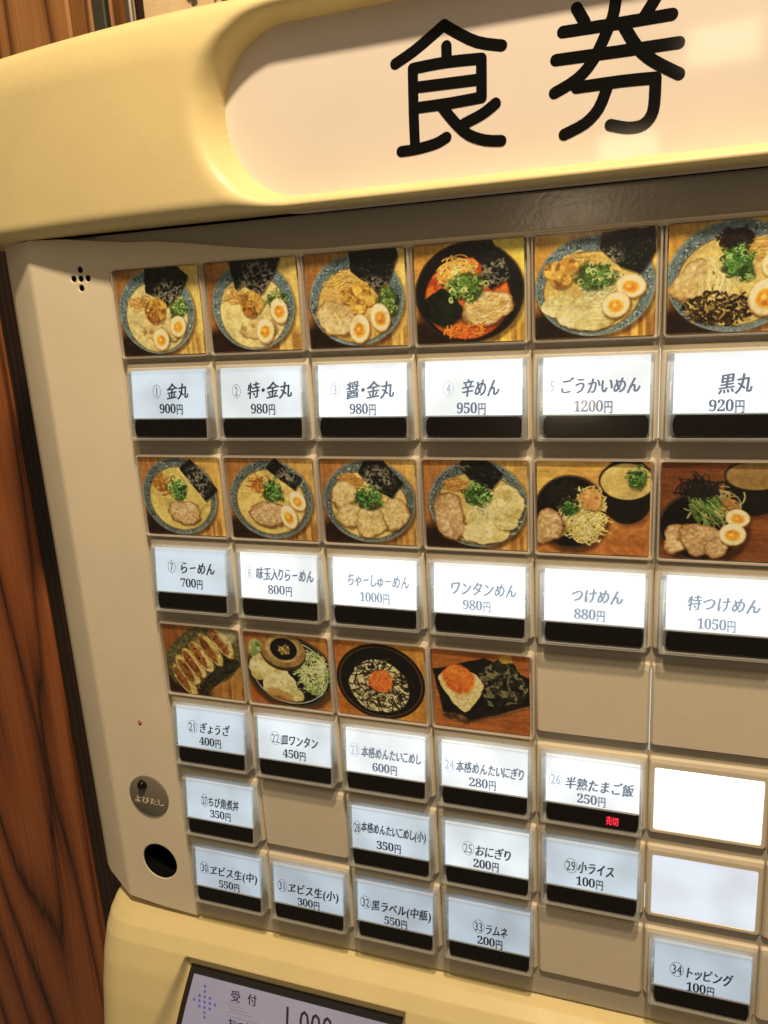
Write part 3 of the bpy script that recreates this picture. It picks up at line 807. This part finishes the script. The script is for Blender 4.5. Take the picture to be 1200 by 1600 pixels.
    def noodles(s, cx, cy, rx, ry, n=26, col=(.80, .64, .30)):
        for k in range(int(n * 1.6)):
            q = math.sqrt(s.r.random()) * .75; t = s.r.random() * 6.28; ox, oy = q * math.cos(t), q * math.sin(t)
            r = .15 + .40 * s.r.random(); a0 = s.r.random() * 6.28; e = 1.0 + 1.8 * s.r.random(); fl = .4 + .6 * s.r.random()
            pts = [(cx + rx * (ox + r * math.cos(a0 + e * i / 7)), cy + ry * (oy + fl * r * math.sin(a0 + e * i / 7))) for i in range(8)]
            s.stroke([(x + .003, y + .006) for x, y in pts], .014, (.40, .24, .07), .6); s.stroke(pts, .012, s.jit(col, .18))
    def wonton(s, cx, cy, rx, ry, rot=0):
        m = s.blob(cx, cy, rx, ry, rot, (.76, .68, .38), (.90, .84, .58), .22, 5, (.62, .52, .25))
        for k in range(4):
            t = s.r.random() * 6.28; x, y = cx + rx * .5 * math.cos(t), cy + ry * .5 * math.sin(t)
            s.stroke([(x, y), (x + rx * .35, y + ry * .25 * (s.r.random() - .5)), (x + rx * .7, y + ry * .7 * (s.r.random() - .5))], .012, (.96, .92, .74), .55)
    def image(s, name):
        im = np.clip(s.im, 0, 1)
        for ax in (0, 1): im = (np.roll(im, 1, ax) + 2 * im + np.roll(im, -1, ax)) / 4
        s.seed += 50
        im = im * (1 + .26 * (s.nz(46, 2) - .5) + .20 * (s.nz(20, 3) - .5) + .22 * (s.nz(5, 2) - .5))[..., None]
        im = np.clip(im, 0, 1); im = im + .5 * im * (1 - im) * (im - .45) * 2
        lum = im.mean(-1, keepdims=True); im = lum + (im - lum) * .88
        im = np.clip(np.clip(im, 0, 1) ** .74 * np.array([1.05, 1.08, 1.08]), 0, 1)
        i = bpy.data.images.new(name, WP, HP)
        px = np.ones((HP, WP, 4), np.float32); px[..., :3] = im[::-1]
        i.pixels.foreach_set(px.ravel()); i.update(); i.pack(); return i
OR, YE, DK = (.56, .34, .14), (.86, .70, .34), (.11, .05, .025)
def r1(seed, kind='blue', **k):
    p = Print(seed); p.wood(OR, YE, 0, 50, DK); return p
def fp_kinmaru(p, dx, nor, cr):
    p.bowl(.46 + dx, .50, .455, .485, .46 + dx, .56, .365, .40, 'blue', (.84, .74, .46))
    p.noodles(.27 + dx, .38, .13, .10, 30, (.74, .55, .26)); p.blob(.5 + dx, .72, .22, .14, 0, (.74, .58, .32), (.82, .70, .44), .3, 8)
    p.negi(.73 + dx, .46, .11, .12, 60); p.nori(nor, cr)
    p.blob(.45 + dx, .47, .12, .13, 30, (.52, .32, .09), (.78, .58, .22), .25, 10, (.22, .09, .03)); p.blob(.42 + dx, .57, .08, .06, 20, (.40, .22, .06), (.60, .38, .13), .3, 12)
def A1():
    p = r1(101); fp_kinmaru(p, 0, [(.38, 0), (.76, 0), (.89, .12), (.77, .31), (.6, .45), (.5, .33), (.35, .27)], (.66, .30, .19, .17)); p.egg(.70, .68, .095, .125, 12); p.egg(.48, .82, .098, .13, 5); return p
def A2():
    p = r1(121); fp_kinmaru(p, .035, [(.27, 0), (.84, 0), (.74, .2), (.58, .40), (.42, .27), (.32, .32)], (.58, .20, .22, .20)); p.egg(.78, .57, .095, .14, -8); p.egg(.61, .78, .10, .14, 8); return p
def A3():
    p = r1(141); p.bowl(.5, .51, .475, .475, .50, .56, .385, .385, 'blue', (.74, .58, .28)); p.noodles(.35, .32, .17, .13, 40)
    p.negi(.80, .52, .10, .16, 70); p.chashu(.28, .68, .18, .16, 20, 1)
    p.nori([(.46, 0), (.92, 0), (.94, .08), (.84, .33), (.72, .43), (.55, .28), (.46, .2)], (.68, .36, .13, .08))
    for x, y in ((.42, .45), (.56, .40), (.62, .50), (.52, .57)): p.blob(x, y, .085, .085, 0, (.62, .42, .12), (.82, .62, .25), .2, 10, (.34, .18, .05))
    p.egg(.735, .70, .098, .15, -6); p.egg(.52, .81, .105, .155, 4); return p
def A4():
    p = Print(161); p.wood((.74, .48, .16), (.92, .74, .26), 0, 50, DK); p.bowl(.5, .5, .50, .50, .48, .56, .385, .40, 'black', (.66, .20, .05))
    s = p; s.put(s.ell(.48, .56, .385, .40) * np.clip((s.nz(16, 4) - .5) * 6, 0, .8), (.86, .42, .10)); p.noodles(.40, .28, .16, .14, 46, (.88, .66, .28))
    p.strands(.37, .30, .13, .12, 40, [(.92, .74, .38), (.88, .60, .2)], .014, .10)
    p.blob(.25, .64, .17, .19, 10, (.03, .05, .025), (.06, .09, .05), .3, 12); p.chashu(.66, .67, .22, .18, -12, 1)
    p.strands(.66, .66, .17, .13, 36, [(.80, .58, .30), (.90, .70, .40)], .010, .10, .4, -10, 1.0)
    p.strands(.46, .88, .20, .06, 40, [(.86, .32, .05), (.94, .50, .12)], .012, .08)
    p.nori([(.5, .0), (.72, .0), (.80, .2), (.7, .3), (.55, .16)], None); p.nori([(.62, .22), (.82, .18), (.88, .38), (.70, .48), (.62, .38)], (.75, .33, .15, .16))
    p.negi(.46, .42, .17, .15, 120); return p
def A5():
    p = Print(181); p.wood((.74, .50, .17), (.82, .62, .26), 0, 50, DK); p.bowl(.5, .51, .495, .475, .48, .56, .40, .37, 'blue', (.76, .62, .32))
    p.noodles(.40, .28, .15, .11, 30)
    p.nori([(.56, .02), (.98, 0), (1.0, .23), (.88, .42), (.72, .35), (.54, .17)], (.62, .26, .10, .10))
    for x, y in ((.17, .34), (.27, .32), (.22, .43)): p.blob(x, y, .10, .085, -15, (.66, .42, .11), (.82, .60, .24), .2, 9, (.32, .16, .05))
    p.wonton(.22, .68, .15, .12); p.wonton(.42, .76, .22, .15, -10); p.wonton(.55, .82, .2, .09, -20)
    p.strands(.52, .52, .12, .12, 60, [(.92, .90, .70), (.80, .86, .56)], .009, .12); p.negi(.52, .40, .16, .12, 110)
    p.egg(.80, .53, .125, .11, 15); p.egg(.68, .70, .115, .125, 30); return p
def A6():
    p = Print(201); p.wood((.74, .50, .17), (.86, .66, .28), 0, 50, DK); p.bowl(.50, .50, .51, .50, .50, .54, .42, .40, 'blue', (.80, .68, .36))
    p.chashu(.22, .50, .15, .20, 20, 1); p.noodles(.68, .26, .16, .12, 40); p.strands(.40, .5, .1, .2, 40, [(.85, .78, .5)], .012, .2, .3, 80, .8)
    p.strands(.42, .78, .30, .15, 260, [(.12, .08, .05), (.24, .16, .08), (.06, .045, .03), (.66, .52, .28)], .013, .05)
    p.blob(.50, .17, .12, .09, 0, (.05, .04, .03), (.14, .10, .06), .35, 20); p.strands(.50, .16, .12, .08, 60, [(.06, .04, .03), (.16, .10, .05)], .012, .06)
    p.negi(.52, .34, .12, .12, 110, 1); p.negi(.60, .49, .05, .05, 30, 1); p.egg(.80, .42, .10, .12); p.egg(.745, .70, .13, .17, 8); return p
def row2(seed):
    p = Print(seed); p.wood((.58, .34, .15), (.80, .60, .28), 0, 50, DK); return p
def B1():
    p = row2(301); p.bowl(.46, .50, .47, .495, .47, .53, .385, .40, 'grey', (.80, .68, .34)); p.strands(.27, .35, .09, .10, 40, [(.55, .30, .09), (.70, .46, .16)], .014, .12)
    p.nori([(.5, .14), (.65, .02), (.95, .40), (.79, .56)], (.72, .30, .16, .20)); p.chashu(.50, .71, .22, .15, 10); p.negi(.46, .40, .11, .13, 90, 1); return p
def B2():
    p = row2(321); p.bowl(.49, .51, .48, .485, .49, .54, .395, .395, 'grey', (.79, .66, .34)); p.strands(.37, .31, .09, .09, 40, [(.55, .30, .09), (.70, .46, .16)], .014, .12)
    p.nori([(.46, .12), (.57, 0), (.87, .24), (.78, .39)], (.70, .22, .12, .10)); p.chashu(.42, .70, .20, .16, 10); p.negi(.53, .40, .11, .13, 90, 1); p.egg(.80, .52, .09, .125, -24); p.egg(.685, .72, .095, .15, -14); return p
def B3():
    p = row2(341); p.bowl(.5, .50, .49, .485, .50, .54, .40, .395, 'grey', (.80, .68, .38)); p.noodles(.33, .26, .15, .09, 40, (.70, .48, .2))
    p.chashu(.26, .40, .16, .16, 0, 1); p.chashu(.27, .67, .16, .15, 0, 1); p.chashu(.74, .64, .15, .19, 10, 1); p.chashu(.50, .76, .17, .17, 0, 1)
    p.nori([(.47, .02), (.68, .02), (.87, .27), (.75, .45), (.55, .33), (.4, .16)], (.62, .22, .18, .15)); p.negi(.5, .44, .13, .12, 110, 1); return p
def B4():
    p = row2(361); p.bowl(.52, .49, .48, .49, .52, .54, .40, .40, 'grey', (.78, .66, .36)); p.noodles(.34, .28, .15, .09, 40, (.72, .50, .22))
    p.chashu(.25, .64, .16, .22, -10); p.wonton(.78, .50, .18, .22, 20); p.wonton(.60, .80, .24, .14, -12); p.wonton(.80, .68, .12, .1)
    p.strands(.54, .55, .08, .12, 50, [(.90, .86, .64), (.82, .78, .5)], .010, .12, .4, 80, 1.5)
    p.nori([(.33, .05), (.40, .0), (.62, .0), (.78, .14), (.67, .33), (.48, .25)], (.40, .06, .07, .05)); p.negi(.53, .38, .12, .12, 110, 1); return p
def plate(p, cx, cy, rx, ry, col=(.04, .032, .028)):
    p.put(p.ell(cx + .02, cy + .04, rx * 1.05, ry * 1.06, 0, .08) * .6, (.10, .04, .01)); p.put(p.ell(cx, cy, rx, ry), col, .3)
    p.put(p.ell(cx, cy, rx * .985, ry * .985) * (1 - p.ell(cx, cy, rx * .955, ry * .955)), (.30, .24, .16)); p.put(p.ell(cx, cy, rx * .9, ry * .9) * .5, tuple(x * .6 for x in col), .5, 20)
def soup(p, cx, cy, rx, ry, h, broth=(.76, .64, .34)):
    p.put(p.ell(cx + .03, cy + h * .9, rx * .8, ry * 1.2, 0, .1) * .5, (.14, .05, .02))
    p.put(p.ell(cx, cy + h * .35, rx * 1.03, ry + h * .55), (.06, .042, .036), .3); p.put(p.ell(cx, cy, rx * 1.07, ry * 1.08), (.10, .08, .065))
    p.put(p.ell(cx, cy + .01, rx, ry), broth, .12, 6)
def B5():
    p = Print(381); p.wood((.84, .64, .28), (.74, .46, .20), 1, 46); p.put(np.clip((RY - .5) * 2.5, 0, .8), (.62, .32, .12), .2); soup(p, .80, .20, .23, .19, .30); p.negi(.88, .16, .08, .10, 40, 1); plate(p, .30, .55, .33, .40)
    p.strands(.42, .58, .20, .28, 260, [(.90, .80, .44), (.84, .72, .34), (.95, .88, .58)], .012, .14); p.blob(.48, .40, .10, .12, 0, (.72, .45, .22), (.82, .58, .3), .3, 12)
    p.chashu(.11, .72, .13, .19, 10); p.strands(.24, .36, .12, .12, 110, [(.07, .06, .05), (.12, .10, .07)], .009, .12, .3); p.negi(.29, .50, .07, .06, 40, 1); return p
def B6():
    p = Print(401); p.wood((.38, .19, .08), (.44, .23, .10), 1, 40); soup(p, .75, .12, .23, .14, .30, (.56, .42, .22)); plate(p, .34, .66, .36, .36, (.035, .03, .025))
    p.strands(.42, .42, .17, .14, 70, [(.62, .56, .38), (.50, .52, .30), (.70, .62, .42)], .012, .16); p.noodles(.54, .42, .10, .09, 30, (.66, .42, .2)); p.strands(.38, .44, .12, .17, 60, [(.30, .42, .16), (.42, .54, .22), (.20, .30, .12)], .010, .22, .2, 55, .7)
    p.chashu(.15, .80, .11, .16, 10); p.chashu(.34, .80, .19, .17, 15); p.chashu(.46, .86, .1, .1); p.strands(.30, .26, .15, .09, 80, [(.06, .05, .045), (.10, .09, .08)], .009, .14, .3)
    p.egg(.63, .56, .10, .09, 25); p.egg(.595, .73, .11, .115, -10); return p
def C1():
    p = Print(421); p.wood((.50, .26, .09), (.62, .42, .16), 0, 40, DK); m = p.ell(.52, .44, .60, .40, -38, .02, .06); p.put(m, (.36, .33, .18), 0, 26, (.20, .19, .10)); p.put(m * np.clip((p.nz(60, 2) - .6) * 6, 0, .6), (.50, .48, .30))
    p.put(p.poly([(.86, .30), (1.0, .5), (.5, .98), (.42, .88)], .02), (.12, .11, .06), .5, 30)
    for x, y in ((.20, .80), (.27, .66), (.36, .55), (.47, .43), (.60, .32), (.76, .20)):
        p.blob(x + .02, y, .10, .24, -32, (.70, .56, .26), (.82, .70, .40), .14, 9); p.blob(x - .02, y - .01, .052, .19, -30, (.36, .17, .06), (.55, .33, .13), .22, 14)
    p.put(p.ell(.86, .12, .12, .10, 0, .1) * .5, (.75, .74, .60)); return p
def C2():
    p = Print(441); p.wood((.58, .30, .10), (.66, .40, .15), 0, 40); plate(p, .52, .52, .52, .49, (.035, .045, .045)); p.put(p.ell(.52, .52, .47, .44) * (1 - p.ell(.52, .52, .455, .425)), (.75, .74, .66))
    p.blob(.12, .25, .10, .14, 0, (.42, .50, .26), (.58, .62, .38), .2, 8); p.strands(.80, .50, .17, .28, 200, [(.78, .84, .52), (.90, .92, .70), (.62, .74, .36)], .010, .13)
    for a in ((.16, .48, .13, .18, 20), (.32, .52, .17, .20, 30), (.42, .70, .20, .16, 35), (.30, .74, .14, .13, 20), (.50, .82, .17, .10, 15)): p.wonton(*a)
    p.put(p.ell(.37, .86, .18, .09, 15, .03, .2) * .7, (.62, .40, .16)); p.put(p.ell(.46, .26, .28, .25), (.20, .13, .06)); p.put(p.ell(.46, .23, .275, .235), (.50, .38, .20), .12); p.put(p.ell(.46, .21, .215, .185), (.66, .52, .30), .1); p.put(p.ell(.47, .21, .165, .15), (.025, .03, .04))
    for k in range(60):
        a = p.r.random() * 6.28; q = .075 * math.sqrt(p.r.random()); x, y = .47 + q * math.cos(a), .21 + q * math.sin(a); p.stroke([(x, y), (x + .012, y + .006)], .011, p.jit((.72, .58, .28)))
    return p
def C3():
    p = Print(461); p.wood((.64, .34, .10), (.72, .46, .15), 0, 40); p.put(p.ell(.5, .52, .50, .50), (.045, .032, .025), .2); p.put(p.ell(.5, .52, .47, .465) * (1 - p.ell(.5, .52, .458, .453)), (.36, .24, .12)); p.put(p.ell(.5, .53, .43, .42), (.025, .02, .016), .4)
    m = p.ell(.49, .58, .345, .345, 0, .02, .12); p.put(m, (.72, .64, .42), 0, 40, (.88, .82, .62)); p.strands(.49, .58, .34, .33, 190, [(.05, .045, .03), (.10, .085, .05), (.16, .14, .09)], .009, .15, .4)
    p.strands(.49, .58, .30, .28, 60, [(.88, .82, .62), (.80, .74, .52)], .014, .04); m = p.blob(.51, .51, .135, .15, 20, (.80, .28, .08), (.92, .45, .16), .15, 30, (.70, .20, .05)); return p
def C4():
    p = Print(481); p.wood((.60, .32, .11), (.56, .28, .10), 1, 40); p.put(p.poly([(.02, .32), (.55, .10), (1.0, .30), (1.0, .62), (.34, .95), (.10, .85)], .02) * .5, (.10, .04, .01)); p.put(p.poly([(0, .27), (.55, .07), (1.0, .28), (1.0, .62), (.34, .92), (.10, .82)], .02), (.05, .045, .042), .4)
    p.stroke([(.10, .86), (.34, .95), (1.0, .65)], .016, (.34, .26, .16)); p.put(p.ell(.22, .87, .14, .05, 10, .03, .2), (.36, .22, .11), .4)
    m = p.poly([(.48, .25), (.72, .06), (.82, .05), (1.0, .42), (.92, .58), (.58, .70), (.50, .5)], .05); p.put(m, (.10, .10, .08), .5, 20); r = 1 - np.abs(p.nz(12, 4) - .5) * 10
    p.put(m * np.clip(r, 0, 1) * .9, (.55, .50, .34)); p.put(m * np.clip((p.nz(22, 3) - .57) * 8, 0, 1), (.03, .03, .025)); p.put(p.poly([(.68, .06), (.80, 0), (.84, .10), (.74, .12)]), (.70, .50, .16))
    tri = [(.05, .36), (.12, .27), (.28, .20), (.46, .30), (.53, .42), (.50, .56), (.38, .76), (.32, .79), (.22, .70), (.10, .52)]
    p.put(p.poly([(x + .015, y + .02) for x, y in tri], .03) * .6, (.02, .015, .01)); m = p.poly(tri, .03); p.put(m, (.80, .66, .36), 0, 50, (.95, .86, .62)); p.put(p.ell(.27, .35, .17, .20, 0, .08, .15) * m, (.84, .36, .09), .15, 40); p.put(p.ell(.26, .29, .13, .11, 0, .05, .15), (.88, .42, .12), .15, 40); return p

def card_holder_mesh():
    o = (.012, .0, .998, .850)
    def ins(a): return (o[0] + a, o[1] + a, o[2] - a, o[3] - a)
    b = MB()
    b.loft([rrect(*o, .035, ZB), rrect(*o, .035, -.045), rrect(*ins(.008), .03, -.055), rrect(*ins(.016), .03, -.055), rrect(*ins(.017), .03, .02)], False, False)
    return auto(b.mesh("photo_card", M_rim), 40)
ME_holder = card_holder_mesh()
ME_back = auto(MB().loft([rrect(.02, .008, .990, .842, .03, ZB), rrect(.02, .008, .990, .842, .03, .03)], False, True).mesh("backing", M_key), 40)
ME_cover = MB().loft([rrect(.020, .008, .990, .842, .03, -.050), rrect(.021, .009, .989, .841, .03, -.050)], False, True).mesh("clear_cover", M_pane)
PX0, PY0, PX1, PY1 = .038, .022, .955, .822
DISHES = [
 (0, -.9, A1, "pork ramen in a blue bowl with crumpled nori and two egg halves"), (1, -.9, A2, "pork ramen in a blue bowl with shiny nori and two egg halves side by side"),
 (2, -.9, A3, "ramen with braised pork cubes under a flat black nori sheet"), (3, -.9, A4, "red spicy ramen in a black bowl"),
 (4, -.9, A5, "ramen loaded with wontons, pork cubes, greens and two egg halves"), (5, -.9, A6, "ramen with black mushrooms and two egg halves in a blue bowl"),
 (0, .9, B1, "plain ramen in a grey bowl with slanted nori"), (1, .9, B2, "ramen in a grey bowl with slanted nori and two egg halves"),
 (2, .9, B3, "ramen covered in four roast pork slices"), (3, .9, B4, "ramen with wontons and roast pork in a grey bowl"),
 (4, .9, B5, "dipping noodles on a black plate beside a soup bowl"), (5, .9, B6, "dipping noodles with pork slices and eggs in dim light"),
 (0, 2.7, C1, "fried dumplings on an oval plate"), (1, 2.7, C2, "boiled wontons with dark sauce and shredded cabbage"),
 (2, 2.7, C3, "rice bowl with nori shreds and orange roe"), (3, 2.7, C4, "rice ball topped with orange roe on a black plate"),
]
for i, (c, r, fn, lab) in enumerate(DISHES):
    h = part("photo_card", ME_holder, c, r, 0, "photo card showing " + lab)
    sub("backing", ME_back, h)
    me = bpy.data.meshes.new("food_print")
    me.from_pydata([P(PX0, PY0, .0), P(PX1, PY0, .0), P(PX1, PY1, .0), P(PX0, PY1, .0), P(PX0, PY0, .006), P(PX1, PY0, .006), P(PX1, PY1, .006), P(PX0, PY1, .006)], [],
                   [(0, 3, 2, 1), (4, 5, 6, 7), (0, 1, 5, 4), (1, 2, 6, 5), (2, 3, 7, 6), (3, 0, 4, 7)])
    uv = me.uv_layers.new(name="UV")
    for l, q in enumerate([(0, 1), (0, 0), (1, 0), (1, 1)]): uv.data[l].uv = q
    m, nt, b = mat("food_print")
    ti = nt.nodes.new('ShaderNodeTexImage'); ti.image = fn().image("dish"); ti.extension = 'EXTEND'
    nt.links.new(ti.outputs[0], b.inputs['Base Color'])
    b.inputs['Roughness'].default_value = .35
    me.materials.append(m)
    o = sub("food_print", me, h, 0, 0, -.025 + .0)
    sub("clear_cover", ME_cover, h)
#PRINTS-END
# ------------------------------------------------------------------ display in the lower cover
M_screen = emis("lcd_screen", (.60, .52, .74), .30, .12, 30)
M_lcd_ink = ink("lcd_ink", (.25, .10, .12), .12)
M_lcd_blue = ink("lcd_blue", (.30, .28, .72), .34)
M_lcd_rule = ink("lcd_rule", (.62, .45, .25), .35)
def slope_quad(b, x0, y0, x1, y1, lift, n=10, mi=0, sl=0.0):
    for i in range(n):
        a = y0 + (y1 - y0) * i / n; c = y0 + (y1 - y0) * (i + 1) / n
        v = len(b.v)
        for q in ((x0 - sl * (a - y0), a), (x1, a), (x1, c), (x0 - sl * (c - y0), c)): b.v.append(P(*on_slope(*q, lift)))
        b.f.append((v, v + 1, v + 2, v + 3)); b.mi.append(mi)
disp = part("display", None, 0, 0, 0) if False else None
b = MB(); slope_quad(b, -.05, 6.98, 2.62, 9.35, .012, sl=.26)
disp = part("display", b.mesh("display", M_bezel, merge=True), 0, 0, 0, "lilac payment display showing 受付 1,000")
b = MB(); slope_quad(b, .0, 7.07, 2.55, 9.25, .020, sl=.26)
sub("screen", b.mesh("screen", M_screen, merge=True), disp)
def slope_text(t, lift):
    out = []
    for (x, yv, z) in t.v:
        X, Y = x / U, -z / U
        out.append(P(*on_slope(X, Y, lift)))
    t.v = out; return t
t = Text()
t.run('受', .50, .63, 7.20, .12, 0, 0, 'thin'); t.run('付', .72, .84, 7.19, .12, 0, 0, 'thin')
for dx in (0,):
    t.run('1', 1.16 + dx, 1.30 + dx, 7.275, .25, 0, 0, 'digit'); t.run(',', 1.28 + dx, 1.38 + dx, 7.265, .24, 0, 0, 'thin'); t.run('000', 1.37 + dx, 1.79 + dx, 7.275, .25, 0, 0, 'digit')
t.run('おつり', .46, .80, 7.52, .12, 0, 0, 'thin')
sub("screen_lettering", slope_text(t, .028).mesh("screen_lettering", [M_lcd_ink]), disp)
b = MB()
def dot(x, y, r, mi=0):
    v = len(b.v)
    for i in range(8):
        a = math.pi * i / 4; b.v.append(P(*on_slope(x + r * math.cos(a), y + r * 1.0 * math.sin(a), .026)))
    b.f.append(tuple(range(v, v + 8))); b.mi.append(mi)
for iy, n in ((-3, 1), (-2, 1), (-1, 3), (0, 5), (1, 3), (2, 1), (3, 1)):
    for ix in range(n): dot(.155 + (ix - (n - 1) / 2) * .070, 7.36 + iy * .060, .019)
for i in range(4): slope_quad(b, .48, 7.28 + i * .034, .60 + .06 * i, 7.284 + i * .034, .026, 1, 1)
slope_quad(b, .46, 7.435, 1.05, 7.439, .026, 1, 1)
sub("screen_pattern", b.mesh("screen_pattern", [M_lcd_blue, M_lcd_rule]), disp)
